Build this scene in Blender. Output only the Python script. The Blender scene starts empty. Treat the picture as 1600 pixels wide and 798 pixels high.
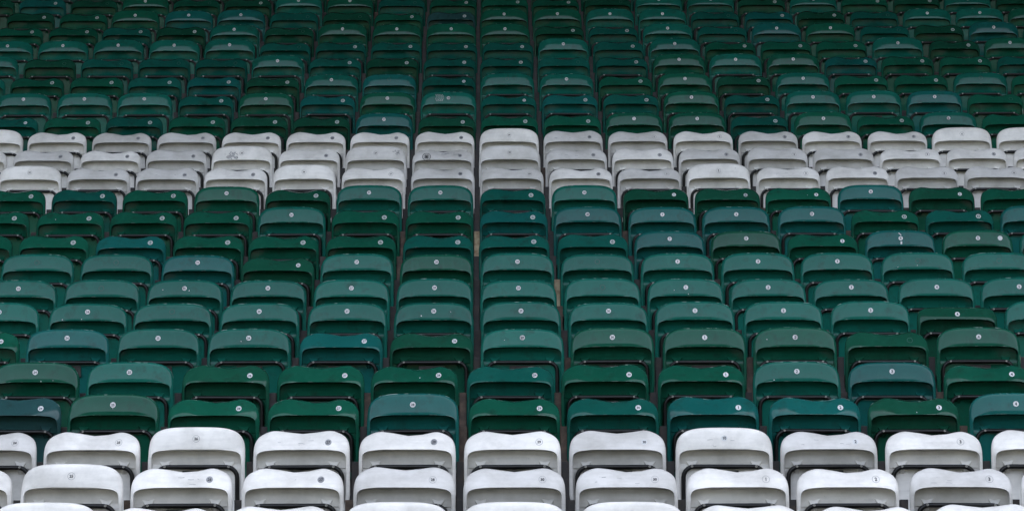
import bpy, bmesh, math, random
from mathutils import Vector, Matrix
from mathutils.bvhtree import BVHTree
R = math.radians
rnd = random.Random(7)
sc = bpy.context.scene
C = sc.collection

# ------------------------------------------------------------ camera, sky, sun
ELEV = R(8.0)                 # the camera stands by the pitch and looks up the stand
CAMZ = 1.65
P = 0.48                      # spacing of the seats along a row, metres
FPX = 5150.0                  # focal length in photo pixels (photo 1600 wide)
K = 0.788                     # depth step per row along the view axis
cam = bpy.data.cameras.new('camera'); camo = bpy.data.objects.new('camera', cam); C.objects.link(camo)
cam.sensor_width = 36; cam.sensor_fit = 'HORIZONTAL'; cam.lens = 36*FPX/1600
cam.clip_start = 0.5; cam.clip_end = 3000
camo.location = (0, 0, CAMZ); camo.rotation_euler = (R(90)+ELEV, 0, 0)
sc.camera = camo

SUN_EL, SUN_AZ = R(48), R(160)         # azimuth from -Y (behind the camera) towards +X: the sun is behind the stand and its roof
w = bpy.data.worlds.new('World'); sc.world = w; w.use_nodes = True
nt = w.node_tree; bg = nt.nodes['Background']
sky = nt.nodes.new('ShaderNodeTexSky'); sky.sky_type = 'NISHITA'; sky.sun_disc = False
sky.sun_elevation = SUN_EL; sky.sun_rotation = R(180) - SUN_AZ
sky.air_density = 1.0; sky.dust_density = 6.0; sky.ozone_density = 1.0; sky.altitude = 0
hz = nt.nodes.new('ShaderNodeHueSaturation'); hz.inputs['Saturation'].default_value = .55   # thin even cloud
nt.links.new(sky.outputs[0], hz.inputs['Color']); nt.links.new(hz.outputs[0], bg.inputs[0]); bg.inputs[1].default_value = 0.15
sl = bpy.data.lights.new('sun', 'SUN'); so = bpy.data.objects.new('sun', sl); C.objects.link(so)
sl.energy = 0.6; sl.angle = R(15); sl.color = (1, .97, .93)
sd = Vector((math.sin(SUN_AZ)*math.cos(SUN_EL), -math.cos(SUN_AZ)*math.cos(SUN_EL), math.sin(SUN_EL)))
so.rotation_euler = sd.to_track_quat('Z', 'Y').to_euler(); so.location = (0, -20, 40)
sc.view_settings.view_transform = 'Standard'; sc.view_settings.look = 'None'
sc.view_settings.gamma = 1; sc.view_settings.use_curve_mapping = False
sc.view_settings.exposure = 2.80
sc.render.engine = 'CYCLES'
sc.cycles.max_bounces = 8; sc.cycles.diffuse_bounces = 5

# ------------------------------------------------------------ materials
def mat(name, col, rough=.5, spec=.5, metal=0.0):
    m = bpy.data.materials.new(name); m.use_nodes = True
    b = m.node_tree.nodes['Principled BSDF']
    b.inputs['Base Color'].default_value = (*col, 1); b.inputs['Roughness'].default_value = rough
    b.inputs['Specular IOR Level'].default_value = spec; b.inputs['Metallic'].default_value = metal
    return m, m.node_tree, b
def nd(t, kind, **kw):
    n = t.nodes.new(kind)
    for k, v in kw.items():
        if k in n.inputs.keys(): n.inputs[k].default_value = v
        else: setattr(n, k, v)
    return n
def obj_coords(t, scale=1.0):
    """object coordinates moved by a random amount for each object, so no two seats wear alike"""
    tc = nd(t, 'ShaderNodeTexCoord'); oi = nd(t, 'ShaderNodeObjectInfo')
    mul = nd(t, 'ShaderNodeMath', operation='MULTIPLY'); mul.inputs[1].default_value = 57.0
    t.links.new(oi.outputs['Random'], mul.inputs[0])
    add = nd(t, 'ShaderNodeVectorMath', operation='ADD')
    t.links.new(tc.outputs['Object'], add.inputs[0]); t.links.new(mul.outputs[0], add.inputs[1])
    return add.outputs[0], oi
def ramp(t, fac, stops):
    r = nd(t, 'ShaderNodeValToRGB'); e = r.color_ramp.elements
    e[0].position, e[0].color = stops[0][0], (*stops[0][1], 1)
    e[1].position, e[1].color = stops[-1][0], (*stops[-1][1], 1)
    for p, c in stops[1:-1]:
        x = e.new(p); x.color = (*c, 1)
    t.links.new(fac, r.inputs[0]); return r.outputs[0]
def mix(t, fac, a, b, blend='MIX'):
    m = nd(t, 'ShaderNodeMix', data_type='RGBA', blend_type=blend)
    for s, v in ((0, fac), (6, a), (7, b)):
        if isinstance(v, (int, float)): m.inputs[s].default_value = v
        elif isinstance(v, tuple): m.inputs[s].default_value = (*v, 1)
        else: t.links.new(v, m.inputs[s])
    return m.outputs[2]

def plastic_green(name, col):
    m, t, b = mat(name, col, .12, .22)
    v, oi = obj_coords(t)
    n1 = nd(t, 'ShaderNodeTexNoise', Scale=7.0, Detail=4.0, Roughness=.6); t.links.new(v, n1.inputs['Vector'])
    fade = tuple(min(1, c*1.35+.003) for c in col)
    f1 = ramp(t, n1.outputs[0], [(.38, (0, 0, 0)), (.72, (.5, .5, .5))])
    c1 = mix(t, f1, col, fade)
    # per-seat lightness
    hs = nd(t, 'ShaderNodeHueSaturation'); mr = nd(t, 'ShaderNodeMapRange')
    mr.inputs['To Min'].default_value = .88; mr.inputs['To Max'].default_value = 1.12
    t.links.new(oi.outputs['Random'], mr.inputs['Value']); t.links.new(mr.outputs[0], hs.inputs['Value'])
    t.links.new(c1, hs.inputs['Color'])
    # fine pale scuffs
    n2 = nd(t, 'ShaderNodeTexNoise', Scale=60.0, Detail=3.0, Roughness=.7); t.links.new(v, n2.inputs['Vector'])
    f2 = ramp(t, n2.outputs[0], [(.70, (0, 0, 0)), (.80, (.35, .35, .35))])
    c2 = mix(t, f2, hs.outputs[0], (.10, .19, .15))
    # dirt
    n4 = nd(t, 'ShaderNodeTexNoise', Scale=14.0, Detail=5.0, Roughness=.65); t.links.new(v, n4.inputs['Vector'])
    f4 = ramp(t, n4.outputs[0], [(.52, (0, 0, 0)), (.75, (.55, .55, .55))])
    c3 = mix(t, f4, c2, (.012, .02, .014))
    # rubbed top edge, with sky glints along it painted in as pale dashes
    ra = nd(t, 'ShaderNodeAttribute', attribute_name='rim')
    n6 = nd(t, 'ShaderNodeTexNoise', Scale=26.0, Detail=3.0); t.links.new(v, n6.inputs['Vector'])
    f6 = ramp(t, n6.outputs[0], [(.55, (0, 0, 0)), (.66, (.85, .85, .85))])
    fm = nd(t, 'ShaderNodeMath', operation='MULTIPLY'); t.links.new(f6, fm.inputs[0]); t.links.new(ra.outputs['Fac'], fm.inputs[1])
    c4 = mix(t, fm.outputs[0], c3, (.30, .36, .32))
    # chalky water marks running down
    mp = nd(t, 'ShaderNodeMapping'); mp.inputs['Scale'].default_value = (26, 26, 5); t.links.new(v, mp.inputs[0])
    n7 = nd(t, 'ShaderNodeTexNoise', Scale=1.0, Detail=4.0); t.links.new(mp.outputs[0], n7.inputs['Vector'])
    f7 = ramp(t, n7.outputs[0], [(.55, (0, 0, 0)), (.80, (.16, .16, .16))])
    c5 = mix(t, f7, c4, (.03, .15, .11))
    t.links.new(c5, b.inputs['Base Color'])
    n3 = nd(t, 'ShaderNodeTexNoise', Scale=9.0, Detail=5.0); t.links.new(v, n3.inputs['Vector'])
    rr = nd(t, 'ShaderNodeMapRange'); rr.inputs['To Min'].default_value = .02; rr.inputs['To Max'].default_value = .15
    t.links.new(n3.outputs[0], rr.inputs['Value']); t.links.new(rr.outputs[0], b.inputs['Roughness'])
    bp = nd(t, 'ShaderNodeBump', Strength=.06, Distance=.004); t.links.new(n1.outputs[0], bp.inputs['Height'])
    t.links.new(bp.outputs[0], b.inputs['Normal'])
    return m
def plastic_white(name, col, dirt):
    m, t, b = mat(name, col, .38, .4)
    v, oi = obj_coords(t)
    n1 = nd(t, 'ShaderNodeTexNoise', Scale=6.0, Detail=6.0, Roughness=.65); t.links.new(v, n1.inputs['Vector'])
    f1 = ramp(t, n1.outputs[0], [(.40, (0, 0, 0)), (.75, (dirt, dirt, dirt))])
    c1 = mix(t, f1, col, (.36, .34, .30))
    mp = nd(t, 'ShaderNodeMapping'); mp.inputs['Scale'].default_value = (9, 9, 60); t.links.new(v, mp.inputs[0])
    n5 = nd(t, 'ShaderNodeTexNoise', Scale=1.0, Detail=3.0); t.links.new(mp.outputs[0], n5.inputs['Vector'])
    f5 = ramp(t, n5.outputs[0], [(.45, (0, 0, 0)), (.8, (dirt*.35,)*3)])
    c1 = mix(t, f5, c1, (.38, .36, .33))
    n2 = nd(t, 'ShaderNodeTexNoise', Scale=38.0, Detail=4.0, Roughness=.6); t.links.new(v, n2.inputs['Vector'])
    f2 = ramp(t, n2.outputs[0], [(.71, (0, 0, 0)), (.80, (.6, .6, .6))])
    c2 = mix(t, f2, c1, (.12, .11, .10))
    t.links.new(c2, b.inputs['Base Color'])
    rr = nd(t, 'ShaderNodeMapRange'); rr.inputs['To Min'].default_value = .28; rr.inputs['To Max'].default_value = .55
    t.links.new(n1.outputs[0], rr.inputs['Value']); t.links.new(rr.outputs[0], b.inputs['Roughness'])
    return m
GREEN = {'g': (.006, .071, .042), 'd': (.007, .057, .033), 'm': (.007, .094, .069),
         't': (.006, .073, .056), 'T': (.007, .083, .073), 'k': (.018, .054, .054)}
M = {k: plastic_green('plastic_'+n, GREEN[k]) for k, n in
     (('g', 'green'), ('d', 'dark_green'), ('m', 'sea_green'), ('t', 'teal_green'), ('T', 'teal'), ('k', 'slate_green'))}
M['W'] = plastic_white('plastic_white', (.82, .785, .73), .60)
M['G'] = plastic_white('plastic_grey_white', (.65, .625, .59), .75)

def steel(name, col, rust, amount, rough=.45):
    m, t, b = mat(name, col, rough, .4)
    v, oi = obj_coords(t)
    n = nd(t, 'ShaderNodeTexNoise', Scale=22.0, Detail=5.0, Roughness=.65); t.links.new(v, n.inputs['Vector'])
    f = ramp(t, n.outputs[0], [(.5-amount*.2, (0, 0, 0)), (.72, (1, 1, 1))])
    t.links.new(mix(t, f, col, rust), b.inputs['Base Color'])
    bp = nd(t, 'ShaderNodeBump', Strength=.25, Distance=.002); t.links.new(n.outputs[0], bp.inputs['Height'])
    t.links.new(bp.outputs[0], b.inputs['Normal'])
    return m
M['post'] = steel('brown_black_steel', (.020, .018, .018), (.045, .032, .025), .2, .6)
M['post_rust'] = steel('rusty_steel', (.05, .034, .026), (.12, .08, .055), .4, .7)
M['post_bare'] = steel('bare_weathered_post', (.42, .34, .22), (.16, .08, .035), .3, .7)
M['tube'] = steel('black_tube', (.005, .005, .005), (.012, .011, .010), .1, .38)
M['bolt'] = mat('zinc_bolt', (.24, .23, .21), .45, .5, .6)[0]
M['block'] = mat('dark_block', (.03, .029, .026), .6, .3)[0]
M['sticker'] = steel('sticker_white', (.60, .60, .59), (.26, .26, .25), -.2, .5)
M['sticker_grey'] = mat('sticker_worn', (.42, .44, .42), .5)[0]
M['ink'] = mat('black_ink', (.02, .02, .025), .5)[0]
M['smudge'] = steel('worn_dark_print', (.17, .17, .175), (.45, .44, .43), .9, .6)
M['ghost'] = mat('glue_ring', (.008, .055, .038), .5)[0]
def concrete(name, a, bcol):
    m, t, b = mat(name, a, .9, .2)
    tc = nd(t, 'ShaderNodeTexCoord')
    n = nd(t, 'ShaderNodeTexNoise', Scale=3.0, Detail=8.0, Roughness=.7); t.links.new(tc.outputs['Object'], n.inputs['Vector'])
    t.links.new(ramp(t, n.outputs[0], [(.3, a), (.7, bcol)]), b.inputs['Base Color'])
    bp = nd(t, 'ShaderNodeBump', Strength=.4, Distance=.004); t.links.new(n.outputs[0], bp.inputs['Height'])
    t.links.new(bp.outputs[0], b.inputs['Normal'])
    return m
M['concrete'] = concrete('stained_concrete', (.020, .018, .017), (.05, .044, .039))
M['roof'] = concrete('roof_sheet', (.045, .048, .05), (.07, .073, .076))
M['stand'] = concrete('far_stand_sheet', (.10, .11, .11), (.16, .17, .17))
def grass():
    m, t, b = mat('mown_grass', (.05, .10, .025), .9, .2)
    tc = nd(t, 'ShaderNodeTexCoord')
    n = nd(t, 'ShaderNodeTexNoise', Scale=1.5, Detail=8.0); t.links.new(tc.outputs['Object'], n.inputs['Vector'])
    t.links.new(ramp(t, n.outputs[0], [(.3, (.034, .046, .018)), (.7, (.055, .068, .032))]), b.inputs['Base Color'])
    return m
M['grass'] = grass()
M['tarmac'] = concrete('track', (.105, .095, .082), (.145, .13, .112))

# ------------------------------------------------------------ helpers
def link(name, me, m=None, parent=None):
    o = bpy.data.objects.new(name, me); C.objects.link(o)
    if m is not None and me is not None:
        if not me.materials: me.materials.append(m)
        o.material_slots[0].link = 'OBJECT'; o.material_slots[0].material = m
    if parent is not None: o.parent = parent
    return o
def mesh(name, verts, faces, smooth=True):
    me = bpy.data.meshes.new(name); me.from_pydata([tuple(v) for v in verts], [], faces); me.update()
    if smooth:
        for p in me.polygons: p.use_smooth = True
    return me
def from_bm(name, bm, smooth=False):
    me = bpy.data.meshes.new(name); bm.normal_update(); bm.to_mesh(me); bm.free()
    if smooth:
        for p in me.polygons: p.use_smooth = True
    return me
def add_box(bm, x0, x1, y0, y1, z0, z1, bevel=0):
    r = bmesh.ops.create_cube(bm, size=1)
    for v in r['verts']:
        v.co = Vector(((x0+x1)/2+v.co.x*(x1-x0), (y0+y1)/2+v.co.y*(y1-y0), (z0+z1)/2+v.co.z*(z1-z0)))
    if bevel:
        es = list({e for v in r['verts'] for e in v.link_edges})
        bmesh.ops.bevel(bm, geom=es, offset=bevel, segments=2, affect='EDGES', profile=.7)
def tube_mesh(name, path, rad, n=10):
    vs, fs = [], []
    for i, p in enumerate(path):
        a = path[max(0, i-1)]; b = path[min(len(path)-1, i+1)]
        d = (b-a).normalized(); u = d.cross(Vector((0, 1, 0)))
        if u.length < 1e-3: u = d.cross(Vector((1, 0, 0)))
        u.normalize(); v = d.cross(u)
        for k in range(n):
            an = 2*math.pi*k/n; vs.append(p+u*math.cos(an)*rad+v*math.sin(an)*rad)
    for i in range(len(path)-1):
        for k in range(n):
            fs.append((i*n+k, i*n+(k+1) % n, (i+1)*n+(k+1) % n, (i+1)*n+k))
    c = len(vs); vs += [path[0], path[-1]]
    for k in range(n):
        fs.append((c, (k+1) % n, k)); fs.append((c+1, (len(path)-1)*n+k, (len(path)-1)*n+(k+1) % n))
    return mesh(name, vs, fs)

# ------------------------------------------------------------ rows measured from the photograph
# pitch of the seats in pixels, pixel height of the lip edge, pixel x of the seat in column 29
YL = [824, 762, 703, 649, 597, 543, 501, 464, 423, 387, 348.5, 313.5, 280, 250.5, 222.5, 197.5, 164, 134.5, 104.5, 79.5, 55, 32, 10, -12]
X29 = [803, 805, 801, 802, 797.4, 816, 814, 809.3, 807.8, 804.5, 803, 800.5, 799.5, 796, 795.3, 795.5, 795, 793, 791.6, 792.9, 789.4, 788, 788, 787.5]
SEAT_H = 0.62                 # height of the folded seat's lip edge above the tread
rows = []
for n in range(24):
    d = K*(17.03+n); v = (400.5-YL[n])*d/FPX
    y = d*math.cos(ELEV)-v*math.sin(ELEV); z = CAMZ+d*math.sin(ELEV)+v*math.cos(ELEV)
    rows.append((y, z-SEAT_H, (X29[n]-800)*d/FPX))
SKEW = R(0.8)                 # the rows are not quite square to the view

# column, shape (A round top, B dipped top, C low flat top), colour, sticker
SEATS = {
 0: (25, 'AWo BWo BWo AWo AWo AWo BWo BWo BWo'),
 1: (24, 'BWo AWo BWb BWb BGo BGo BGo BWo BWo BGo BWo'),
 2: (24, 'BGo BWo AWo BWb BWb BWo BGw AWw BGw BWo BWo'),
 3: (24, 'Bkw Agw Bgw Bgw ATw Bgw Btw BTw BTw Bdw ATw'),
 4: (24, 'Agw Amw Bdw Bgw Bgw Btw Bgw Bgw Amw ATw Bgw'),
 5: (23, 'Bgw ATw Amw Amw BTw Bdw Amw Agw Agw Agw Bdn Agw'),
 6: (23, 'Amw Amw Amn Amw Amw Amw Amw Amw Amw Amw Amw Cdw Amn'),
 7: (23, 'Amw Amn Amw Amw Amw Amw Amw Amn Amw Amw Amw Amw Amw'),
 8: (23, 'Amn Amn ATw Bdw Amw Agw Amw Amn Amw Amw Amw Amn Amn'),
 9: (22, 'Bgr Bgr BTr Bgr Bgr Bgr Btr Btr Btr ATw Adw Bgw ATw Agw Amn'),
 10: (22, 'Bgr Bgr Bgr Bgr Amw Bgr Bgr BTr ATw ATw ATw ATw Bgr Btr ATn'),
 11: (22, 'Bgr Btr Bgr Agw Bdr Amw Amw Btr Amw Bdw Bdw Bgw ATw Bdw Bgr'),
 12: (22, 'AWo BGb BGb BWb AWo BWo BGb BGo BWb BGo AWo BWo BWb BGo BGo'),
 13: (21, 'BWb BGb BWb BGb AWo BWb AGo BGb AGo BGb BWb BGb BGo BGb BWo BWb BWb'),
 14: (21, 'AWo BWb BGb BGb BWb BWb BWb BWb AWo BGb BGo BWo BGb BWb BWb AWo AWo'),
 15: (21, 'Btw Bgr Btr Bgr Bdr Bdr ATw Bdr Bgr Bgr Agw Agw Btr Agw Bgr Amw Bgr'),
 16: (21, 'Amw Amw Amw Btr Agw BTr Agw Amw Btw BTr Btr Agw Btr Amw Amw ATw Bgn'),
 17: (20, 'Bmn Bgr Bgr Btr BTr Bdr Amw ATn Btw Amn Amw Bgr Agw Bdr Amw Bgr Bgr Amn Bgn'),
 18: (20, 'Amn Bdn Btn Btn Btn Amw Btr Bdr Btr Btr Btn Btr Agw Amw Agw BTr Bgr Bgr Btn'),
 19: (20, 'Amw Amw Amw Amw Amw Btn Btr Btr Btr Btr Amw Btr Amw Bgr Bgr Bgr Amw Bdr Agw'),
 20: (20, 'Bgr Bgr Btr Bdr Amw Bdn Agw Agw Agw Agw Bdr Btr Amw Btn ATw Agw Btn Bdr ATw Btn'),
 21: (20, 'Bdr Bgr Agw ATw ATw Btn Bdn Bgr Bkr Agw Agw Amw Amw Btn BTr Bdr Btn Amw Amw Agn'),
 22: (19, 'Bdn BTr Bdn Agw Bgn Bdr Amw Agw Btn Bgr Bgr Bgr Bdn Amw Amw Bdr Amw Bgr Bdr Amw Bdn'),
 23: (19, 'Bgn Btn Bgn Bdn Bgn Btn Bgn Bdn Bgn Btn Bgn Bdn Bgn Btn Bgn Bgn Bdn Btn Bgn Bgn Bdn'),
}
# stickers that do not follow the column numbers
ODD_NUMBER = {(1, 29): '30', (2, 31): '10'}

# ------------------------------------------------------------ the seat
LEAN = .12
def py(z): return .048+.15*min(.08, max(0, -z))+LEAN*max(0, -z-.08)+.028*min(1, max(0, (-z-.078)/.012))          # depth of the recessed panel
def spw(c, n): return math.copysign(abs(c)**(2/n), c)
def shell_mesh(kind, var=0):
    jt = random.Random(var*31+ord(kind))
    NT = 22
    wo, wi = .2215, .2065
    top, dip, no, back = {'A': (.105, 0, 4.7, .022), 'B': (.089, .014, 4.5, .090), 'C': (.074, .0, 6, .06)}[kind]
    if var:
        top += jt.uniform(-.005, .006); dip *= jt.uniform(.7, 1.4); back *= jt.uniform(.85, 1.2)
    dpx = jt.uniform(.0, .022)
    th = [math.pi*(1-i/(2*NT)) for i in range(2*NT+1)]      # left, over the top, right
    sides = [-.30, -.27, -.235, -.20, -.165, -.12, -.092, -.078]
    O, I = [], []
    def narrow(z): # rounded lower corners of the shell
        return 1 if z > -.20 else 1-.16*((-.20-z)/.10)**2
    for z in sides:
        O.append((-wo*narrow(z), .010, z)); I.append((-wi*narrow(z), 0, z))
    for a in th:
        c, s = spw(math.cos(a), no), spw(math.sin(a), no)
        taper = 1-.036*max(0, s)**2
        z = -.05+(top+.05)*s; x = wo*c*taper
        if kind == 'A': z -= .006*min(1, abs(x/.2))**2*s
        if kind == 'B':
            f = max(0, s)**3
            z -= dip*math.exp(-((x-dpx)/.075)**2)*f
            z += .005*math.exp(-((abs(x)-.135)/.035)**2)*f
        b_ = .010+(back-.010)*max(0, s)**2
        if kind == 'B': b_ += .012*math.exp(-((x-dpx)/.08)**2)*max(0, s)**3
        O.append((x, b_, z))
        c, s = spw(math.cos(a), 5.5), spw(math.sin(a), 5.5)
        I.append((wi*c, 0, -.068+.068*s))
    for z in reversed(sides):
        O.append((wo*narrow(z), .010, z)); I.append((wi*narrow(z), 0, z))
    N = len(O)
    U = [0, .03, .2, .4, .6, .8, .93, 1]
    prof = len(U)
    rings = []
    for i in range(N):
        ox, oy, oz = O[i]; ix, iy, iz = I[i]
        sh = LEAN*max(0, -iz); pts = []
        # recess side of the lip edge
        cx, cz = (0, -.14)
        dx, dz = cx-ix, cz-iz; L = math.hypot(dx, dz); dx /= L; dz /= L
        pts.append((ix+dx*.004, py(iz), iz+dz*.004))
        pts.append((ix+dx*.003, sh+.012, iz+dz*.003))
        pts.append((ix+dx*.0016, sh+.0025, iz+dz*.0016))
        bul = .0035*min(1, math.hypot(ox-ix, oz-iz)/.08)
        for u in U:
            e = 0 if u else .0006
            roll = .010*max(0, (u-.86)/.14)**2
            xx = ix+(ox-ix)*u; cv = 11*xx**4*max(0, min(1, (iz+(oz-iz)*u+.06)/.08)) if kind == 'A' else 6*xx**4
            pts.append((xx, sh+cv+(oy*u)-bul*math.sin(math.pi*u)+e+roll, iz+(oz-iz)*u))
        # round over the rim and go down behind
        lx, ly, lz = pts[-1]
        nx, nz = ox-ix, oz-iz; L = math.hypot(nx, nz) or 1; nx /= L; nz /= L
        pts.append((lx-nx*.001, ly+.008, lz-nz*.001))
        pts.append((lx-nx*.006, ly+.016, lz-nz*.006))
        pts.append((lx-nx*.030, ly+.022, lz-nz*.030))
        rings.append(pts)
    Mn = len(rings[0]); vs, fs = [], []
    for r in rings: vs += [Vector(p) for p in r]
    for i in range(N-1):
        for j in range(Mn-1):
            fs.append((i*Mn+j, i*Mn+j+1, (i+1)*Mn+j+1, (i+1)*Mn+j))
    # recessed panel: strips from the left side to the right side
    ST = 6; base = len(vs); half = N//2; grid = []
    for i in range(half+1):
        l = rings[i][0]; r = rings[N-1-i][0]; row = []
        for k in range(ST+1):
            t = k/ST; x = l[0]+(r[0]-l[0])*t; z = l[2]+(r[2]-l[2])*t
            yy = l[1]+(r[1]-l[1])*t+.010*math.sin(math.pi*t)*min(1, max(0, (-z)/.1))
            row.append(len(vs)); vs.append(Vector((x, yy, z)))
        grid.append(row)
    for i in range(half):
        for k in range(ST):
            fs.append((grid[i][k], grid[i][k+1], grid[i+1][k+1], grid[i+1][k]))
    # back of the pan, closing the shell
    bg_ = []
    for i in range(half+1):
        l = rings[i][-1]; r = rings[N-1-i][-1]; row = []
        for k in range(3):
            t = k/2; row.append(len(vs))
            vs.append(Vector((l[0]+(r[0]-l[0])*t, l[1]+(r[1]-l[1])*t+.02*math.sin(math.pi*t), l[2]+(r[2]-l[2])*t)))
        bg_.append(row)
    for i in range(half):
        for k in range(2):
            fs.append((bg_[i][k+1], bg_[i][k], bg_[i+1][k], bg_[i+1][k+1]))
    # gussets over the bolts
    for sx in (-1, 1):
        c = len(vs); x = sx*.146; zt, zb = -.038, -.080
        vs += [Vector((x-.034, py(zt)+.006, zt)), Vector((x+.034, py(zt)+.006, zt)),
               Vector((x-.006, .046, zb)), Vector((x+.006, .046, zb)),
               Vector((x-.011, .096, zb-.045)), Vector((x+.011, .096, zb-.045)),
               Vector((x, py(zt)+.004, zt-.016))]
        fs += [(c, c+2, c+6), (c+6, c+2, c+3), (c+6, c+3, c+1), (c+2, c+4, c+5, c+3), (c, c+4, c+2), (c+1, c+3, c+5)]
    vs = [v+Vector((0, 0, SEAT_H)) for v in vs]
    me = mesh('shell_'+kind, vs, fs)
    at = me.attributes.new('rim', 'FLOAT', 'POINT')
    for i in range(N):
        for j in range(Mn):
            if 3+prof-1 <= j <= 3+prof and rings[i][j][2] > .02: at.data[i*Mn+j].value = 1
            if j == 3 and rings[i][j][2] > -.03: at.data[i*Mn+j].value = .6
    bm = bmesh.new(); bm.from_mesh(me); bmesh.ops.remove_doubles(bm, verts=bm.verts, dist=1e-5)
    bmesh.ops.recalc_face_normals(bm, faces=bm.faces); bm.to_mesh(me)
    for e in bm.edges: pass
    bvh = BVHTree.FromBMesh(bm); bm.free()
    for p in me.polygons: p.use_smooth = True
    me.set_sharp_from_angle(angle=R(48))
    return me, bvh
SHELL, BVH = {}, {}
for k in 'ABC':
    for q in range(4): SHELL[k+str(q)], BVH[k+str(q)] = shell_mesh(k, q)


def frame_mesh():
    pts = []; xl, zt, rb = .184, -.076, .048
    f = lambda x, z: Vector((x, .040+LEAN*-z, z+SEAT_H))
    pts.append(Vector((-.2215, .075, SEAT_H-.275))); pts.append(Vector((-xl-.012, .065, SEAT_H-.275)))
    pts += [f(-xl, -.255), f(-xl, -.2), f(-xl, zt-rb)]
    for a in (18, 36, 54, 72, 90): pts.append(f(-xl+rb-rb*math.cos(R(a)), zt-rb+rb*math.sin(R(a))))
    mid = list(pts)
    pts += [f(-.05, zt), f(.05, zt)] + [Vector((-p.x, p.y, p.z)) for p in reversed(mid)]
    return tube_mesh('tube_frame', pts, .0104)
TUBE = frame_mesh()
def bolt_mesh():
    bm = bmesh.new()
    bmesh.ops.create_cone(bm, cap_ends=True, segments=10, radius1=.0062, radius2=.0052, depth=.006, matrix=Matrix.Rotation(R(90), 4, 'X'))
    return from_bm('bolt', bm)
BOLT = bolt_mesh()
def block_mesh():
    bm = bmesh.new(); z0, z1 = -.150, -.092
    add_box(bm, -.068, .068, .060, .100, SEAT_H+z0, SEAT_H+z1, .004)
    for x in (-.045, -.022, 0, .022, .045): add_box(bm, x-.003, x+.003, .056, .08, SEAT_H+z0+.004, SEAT_H+z1-.004)
    return from_bm('block', bm)
BLOCK = block_mesh()

POS = {'A': (0.0, .050), 'B': (.122, .036), 'C': (0.0, .030)}
def surf(kind, x, z, off):
    h = BVH[kind].ray_cast(Vector((x, -1, z+SEAT_H)), Vector((0, 1, 0)))
    return Vector((x, (h[0].y if h[0] else .02)-off, z+SEAT_H))
def disc(kind, name, r0, r1, off, cx, cz, n=20):
    vs, fs = [], []
    radii = [r0, (r0+r1)/2, r1] if r0 > 0 else [.0001, r1*.5, r1]
    for r in radii:
        for k in range(n):
            a = 2*math.pi*k/n; vs.append(surf(kind, cx+r*math.cos(a), cz+r*math.sin(a), off))
    for j in range(2):
        for k in range(n): fs.append((j*n+k, (j+1)*n+k, (j+1)*n+(k+1) % n, j*n+(k+1) % n))
    return mesh(name, vs, fs)
_st = {}
def sticker_mesh(kind, style):
    key = (kind, style)
    if key not in _st:
        cx, cz = POS[kind[0]]
        if style == 'w': me = disc(kind, 'sticker', 0, .0134, .0009, cx, cz)
        elif style == 'b': me = disc(kind, 'sticker', 0, .0150, .0009, cx, cz)
        elif style == 'o': me = disc(kind, 'sticker', .0150, .0165, .0009, cx, cz)
        elif style == 'r': me = disc(kind, 'sticker', .0095, .0160, .0009, cx, cz)
        else: me = disc(kind, 'sticker', .0120, .0160, .0007, cx, cz)
        _st[key] = me
    return _st[key]
_tx = {}
dg = None
def flat_text(s, size):
    key = (s, size)
    if key not in _tx:
        cu = bpy.data.curves.new('numeral', 'FONT'); cu.body = s; cu.size = size
        cu.align_x = 'CENTER'; cu.align_y = 'CENTER'; cu.resolution_u = 2; cu.offset = size*.03
        o = bpy.data.objects.new('numeral', cu); C.objects.link(o)
        g = bpy.context.evaluated_depsgraph_get(); me = bpy.data.meshes.new_from_object(o.evaluated_get(g))
        _tx[key] = ([(v.co.x, v.co.y) for v in me.vertices], [tuple(p.vertices) for p in me.polygons])
        bpy.data.objects.remove(o); bpy.data.curves.remove(cu); bpy.data.meshes.remove(me)
    return _tx[key]
_nm = {}
def numeral_mesh(kind, s):
    if (kind, s) not in _nm:
        v2, f2 = flat_text(s, .017 if len(s) > 1 else .021); cx, cz = POS[kind[0]]
        _nm[(kind, s)] = mesh('numeral', [surf(kind, cx+x, cz+y-.0005, .0019) for x, y in v2], f2, False)
    return _nm[(kind, s)]

# ------------------------------------------------------------ terrace
def struct(o): o['kind'] = 'structure'; return o
def rowpos(n, col):
    y, z, x29 = rows[n]; k = col-29
    x = x29+k*P
    return x*math.cos(SKEW), y-x*math.sin(SKEW), z
allrows = list(rows)
# rows of the stand below the picture
y0, z0, x0 = rows[0]
low = []
while z0 > .5:
    y0 -= .76; z0 -= .215
    low.append((y0, z0, x0))
for i, (y, z, x29) in enumerate(list(reversed(low))+rows):
    idx = i
    bm = bmesh.new()
    add_box(bm, -9, 9, -.50, 1.2, -.6, 0, .012)
    o = link('terrace_step', from_bm('terrace_step', bm), M['concrete']); struct(o)
    o.location = (0, y, z-(.0005*idx)); o.rotation_euler.z = -SKEW

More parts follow.
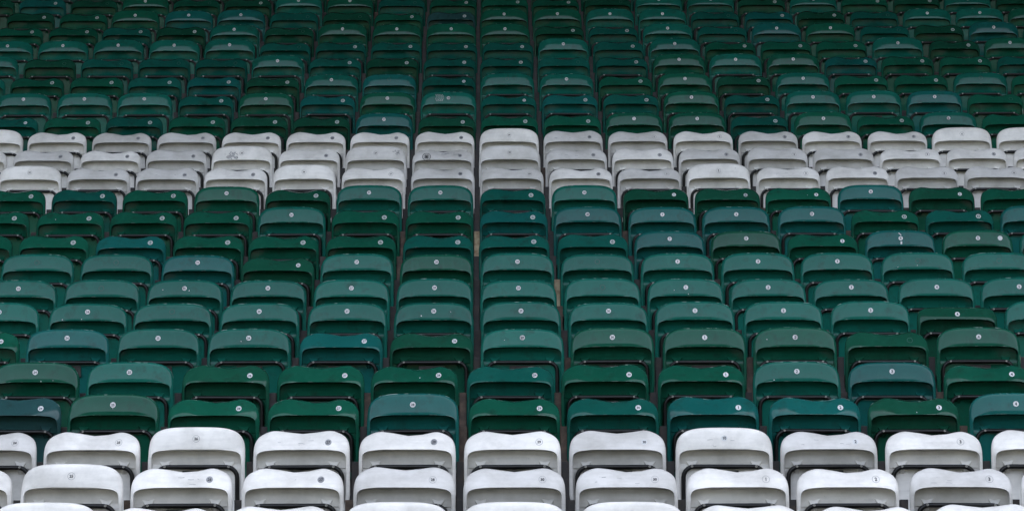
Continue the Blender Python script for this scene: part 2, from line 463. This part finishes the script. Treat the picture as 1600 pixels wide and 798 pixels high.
# ------------------------------------------------------------ row frames: posts and beam
ORD = ['first', 'second', 'third', 'fourth', 'fifth', 'sixth', 'seventh', 'eighth', 'ninth']
def row_phrase(n):
    if n < 3: return ORD[n]+' row of the front white band'
    if n < 12: return ORD[n-3]+' green row above front white band'
    if n < 15: return ORD[n-12]+' row of upper white band'
    return ORD[n-15]+' green row above upper white band'
def post_mesh():
    bm = bmesh.new()
    add_box(bm, -.0175, .0175, .060, .115, .012, SEAT_H-.050, .003)
    add_box(bm, -.045, .045, .03, .15, 0, .012, .002)
    return from_bm('post', bm)
POST = post_mesh()
LIGHT_POSTS = {(10, 28): 'post_bare', (8, 29): 'post_bare', (9, 27): 'post_rust', (10, 27): 'post_rust', (3, 28): 'post_rust', (7, 29): 'post_rust',
               (4, 28): 'post_rust', (4, 27): 'post_rust', (3, 29): 'post_rust', (1, 25): 'post_rust', (5, 29): 'post_rust', (5, 31): 'post_rust', (4, 29): 'post_rust'}
def make_frame(n, cols):
    y, z, x29 = rows[n]
    e = bpy.data.objects.new('seat_support_frame', None); C.objects.link(e)
    e.location = (0, y, z); e.rotation_euler.z = -SKEW
    e['label'] = 'dark steel posts and beam carrying the '+row_phrase(n); e['category'] = 'seat support'
    e['group'] = 'steel frames under the seat rows'
    for c in range(cols[0]-1, cols[-1]+1):
        r_ = rnd.random()
        m = M[LIGHT_POSTS.get((n, c), 'post_rust' if r_ < .06 else 'post')]
        o = link('post', POST, m, e); o.location = (x29+(c-29+.5)*P, 0, 0)
    bm = bmesh.new(); xa = x29+(cols[0]-29-.6)*P; xb = x29+(cols[-1]-29+.6)*P
    add_box(bm, xa, xb, .118, .168, SEAT_H-.42, SEAT_H-.37, .004)
    link('beam', from_bm('beam', bm), M['post'], e)

# ------------------------------------------------------------ place every seat
HUE = {'g': 'green', 'd': 'dark green', 'm': 'sea-green', 't': 'bluish green', 'T': 'teal', 'k': 'slate-green', 'W': 'white', 'G': 'greyish white'}
TOP = {'A': 'round-topped', 'B': 'dip-topped', 'C': 'low flat-topped'}
def number(col): return str(col if col <= 30 else col-30)
def part(name, me, m, parent): return link(name, me, m, parent)
def make_seat(n, col, code):
    kind, hue, style = code
    kv = kind+(str(rnd.randrange(4)) if (n, col) not in MARKED else '0')
    x, y, z = rowpos(n, col)
    num = ODD_NUMBER.get((n, col), number(col))
    e = bpy.data.objects.new('stadium_seat', None); C.objects.link(e)
    e.location = (x+rnd.uniform(-.003, .003), y+rnd.uniform(-.004, .004), z)
    e.rotation_euler = (R(rnd.uniform(-.9, .7)), R(rnd.uniform(-.35, .35)), -SKEW)
    e['category'] = 'seat'; e['v'] = kv
    who = 'numbered '+num if (style != 'n' and n < 12) else 'in column '+number(col)
    if (n, col) == (1, 29): who = 'numbered 30 beside 28'
    if (n, col) == (1, 30): who = 'numbered 30 beside 1'
    rp = row_phrase(n)
    e['label'] = f'{HUE[hue]} {TOP[kind]} folded seat {who}, {rp}'
    e['group'] = 'white folded seats' if hue in 'WG' else 'green folded seats'
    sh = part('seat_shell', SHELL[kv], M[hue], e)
    # hinges are worn: each seat folds up a little differently
    tf = part('tube_frame', TUBE, M['tube'], e)
    for sx in (-1, 1):
        b = part('bolt', BOLT, M['bolt'], e); b.location = (sx*.146, .0285, SEAT_H-.076)
    part('hinge_block', BLOCK, M['block'], e)
    ms = {'w': 'sticker', 'r': 'sticker_grey', 'b': 'smudge', 'o': 'smudge', 'n': 'ghost'}[style]
    st = part('number_sticker', sticker_mesh(kv, style), M[ms], e)
    if style != 'n':
        part('numeral', numeral_mesh(kv, num), M['sticker_grey' if style == 'r' else 'ink'], st)
    return e
seat_at = {}; kv_at = {}
MARKED = {(13, 28), (13, 25), (13, 27), (16, 28), (9, 35), (9, 34)}
for n, (c0, s) in SEATS.items():
    codes = s.split(); cols = list(range(c0, c0+len(codes)))
    make_frame(n, cols)
    for c, code in zip(cols, codes): seat_at[(n, c)] = make_seat(n, c, code); kv_at[(n, c)] = seat_at[(n, c)]['v']; del seat_at[(n, c)]['v']

# worn crest, scribbles and a printed notice on a few seats
def stroke(kind, pts, wdt, off=.0012):
    vs, fs = [], []
    for i, (x, z) in enumerate(pts):
        a = pts[max(0, i-1)]; b = pts[min(len(pts)-1, i+1)]
        dx, dz = b[0]-a[0], b[1]-a[1]; L = math.hypot(dx, dz) or 1
        nx, nz = -dz/L*wdt/2, dx/L*wdt/2
        vs += [surf(kind, x+nx, z+nz, off), surf(kind, x-nx, z-nz, off)]
    for i in range(len(pts)-1): fs.append((2*i, 2*i+1, 2*i+3, 2*i+2))
    return vs, fs
def strokes(name, kind, lst, m, parent):
    vs, fs = [], []
    for pts, wdt in lst:
        v, f = stroke(kind, pts, wdt); b = len(vs); vs += v; fs += [tuple(i+b for i in q) for q in f]
    return link(name, mesh(name, vs, fs, False), m, parent)
def circ(cx, cz, r, a0=0, a1=360, n=22): return [(cx+r*math.cos(R(a0+(a1-a0)*i/n)), cz+r*math.sin(R(a0+(a1-a0)*i/n))) for i in range(n+1)]
cx, cz = -.118, .026
lst = [(circ(cx, cz, .029), .004), (circ(cx, cz, .020), .002)]
for a in (45, 135, 225, 315): lst.append((circ(cx+.008*math.cos(R(a)), cz+.008*math.sin(R(a)), .0055), .005))
lst.append(([(cx, cz), (cx+.006, cz-.016)], .003))
strokes('worn_crest', 'B0', lst, M['ink'], seat_at[(13, 28)])
lst = []
for k in range(16):
    x = -.09+rnd.uniform(-.03, .05); zz = .030+rnd.uniform(-.016, .022)
    lst.append(([(x+.012*i*rnd.uniform(.3, 1), zz+.010*math.sin(i*1.7+k)) for i in range(4)], rnd.uniform(.003, .007)))
strokes('ink_scribble', 'A0', lst, M['smudge'], seat_at[(13, 25)])
lst = []
for k in range(12):
    x = .150+rnd.uniform(-.02, .02); zz = .055+rnd.uniform(-.018, .015)
    lst.append(([(x, zz), (x+rnd.uniform(-.02, .02), zz+rnd.uniform(-.012, .012))], rnd.uniform(.002, .006)))
strokes('ink_scribble', 'A0', lst, M['smudge'], seat_at[(13, 27)])
lst = []
for k in range(10):
    x = .02+rnd.uniform(-.04, .10); zz = .050+rnd.uniform(-.008, .014)
    lst.append(([(x, zz), (x+rnd.uniform(.01, .03), zz+rnd.uniform(-.004, .004))], rnd.uniform(.003, .007)))
strokes('ink_scribble', 'B0', lst, M['smudge'], seat_at[(13, 28)])
lst = []
for r_ in range(6):
    x = -.105+.004*(r_ % 3)
    while x < -.045:
        L = rnd.uniform(.005, .012); zz = .078-.0105*r_
        lst.append(([(x, zz), (x+L, zz)], .0034)); x += L+.0035
strokes('printed_notice', 'A0', lst, M['sticker_grey'], seat_at[(16, 28)])
# second sticker on one seat, and half-peeled chips
st2 = link('number_sticker', disc('A0', 'sticker2', 0, .0150, .0009, .138, .050), M['sticker'], seat_at[(9, 35)])
strokes('paint_chip', 'A0', [([(.004, .030), (.003, .012)], .010), ([(-.012, .085), (.004, .070)], .004)], M['sticker'], seat_at[(9, 34)])

# bird lime and scuffs on a few near seats
for key in ((3, 25), (4, 24), (4, 32), (5, 26), (5, 32), (6, 28), (7, 31), (5, 29), (8, 34), (3, 33), (10, 23), (11, 33), (7, 25), (6, 24), (4, 28)):
    kv = kv_at[key]; lst = []
    for q in range(rnd.choice((1, 1, 2))):
        x = rnd.uniform(-.15, .10); zz = rnd.uniform(.006, .05)
        lst.append(([(x, zz), (x+rnd.uniform(-.002, .002), zz-rnd.uniform(.002, .006))], rnd.uniform(.002, .005)))
    strokes('bird_lime', kv, lst, M['sticker'], seat_at[key])
for key in ((1, 26), (1, 30), (1, 33), (2, 27), (2, 31), (2, 32), (12, 24), (12, 33), (13, 30), (14, 30)):
    kv = kv_at[key]; lst = []
    for q in range(4):
        x = rnd.uniform(-.14, .08); zz = rnd.uniform(.010, .05); L = rnd.uniform(.006, .03)
        lst.append(([(x, zz), (x+L*.5, zz+rnd.uniform(-.002, .002)), (x+L, zz+rnd.uniform(-.003, .003))], rnd.uniform(.0012, .0028)))
    strokes('scuff_mark', kv, lst, M['smudge'], seat_at[key])

# ------------------------------------------------------------ the stadium round the stand
bm = bmesh.new(); add_box(bm, -400, 400, -500, 300, -.3, -.02)
struct(link('ground', from_bm('ground', bm), M['tarmac']))
bm = bmesh.new(); add_box(bm, -55, 55, -78, -4.0, -.1, 0)
struct(link('grass_pitch', from_bm('grass_pitch', bm), M['grass']))
ROOF_Y, ROOF_Z = 14.8, 16.8
rt = bpy.data.objects.new('stand_roof', None); C.objects.link(rt); rt.location = (0, 36, 0)
rt['label'] = 'grey roof on columns above the rear of the seating'; rt['category'] = 'roof'
bm = bmesh.new(); add_box(bm, -60, 60, ROOF_Y-36, 6, ROOF_Z, ROOF_Z+.5)
link('roof_deck', from_bm('roof_deck', bm), M['roof'], rt)
bm = bmesh.new(); add_box(bm, -60, 60, ROOF_Y-36.3, ROOF_Y-36, ROOF_Z-.6, ROOF_Z+.9)
link('fascia', from_bm('fascia', bm), M['roof'], rt)
for i in range(11):
    bm = bmesh.new(); x = -55+i*11
    add_box(bm, x-.25, x+.25, ROOF_Y-35.9, 5.5, ROOF_Z-1.2, ROOF_Z-.003); link('girder', from_bm('girder', bm), M['roof'], rt)
    bm = bmesh.new(); add_box(bm, x-.3, x+.3, 5.5, 6.1, -.02, ROOF_Z-.003); link('column', from_bm('column', bm), M['roof'], rt)
bm = bmesh.new(); add_box(bm, -60, 60, 6.1, 6.5, -.02, ROOF_Z+.5); link('rear_wall', from_bm('rear_wall', bm), M['roof'], rt)
def stand(name, label, loc, rz, half, hgt):
    """a covered stand on another side of the pitch: sloping tier, roof, posts, rear wall"""
    e = bpy.data.objects.new(name, None); C.objects.link(e); e.location = loc; e.rotation_euler.z = rz
    e['label'] = label; e['category'] = 'grandstand'
    vs = [(-half, 8, 0), (half, 8, 0), (half, -22, 0), (-half, -22, 0), (-half, 8, 1.2), (half, 8, 1.2), (half, -22, 14), (-half, -22, 14)]
    link('tier', mesh('tier', vs, [(0, 1, 2, 3), (4, 7, 6, 5), (0, 4, 5, 1), (1, 5, 6, 2), (2, 6, 7, 3), (3, 7, 4, 0)], False), M['stand'], e)
    bm = bmesh.new(); add_box(bm, -half, half, -24, 4, hgt-.8, hgt); link('roof_deck', from_bm('roof_deck', bm), M['stand'], e)
    bm = bmesh.new(); add_box(bm, -half, half, -24.5, -24.01, 0, hgt); link('rear_wall', from_bm('rear_wall', bm), M['stand'], e)
stand('far_stand', 'far grandstand across the grass pitch', (0, -90, -.02), 0, 62, 36)
stand('end_stand', 'covered end grandstand beyond the touchline on the sunny side', (72, -36, -.02), R(90), 60, 34)
stand('end_stand', 'covered end grandstand opposite the sunny end', (-72, -36, -.02), R(-90), 60, 34)
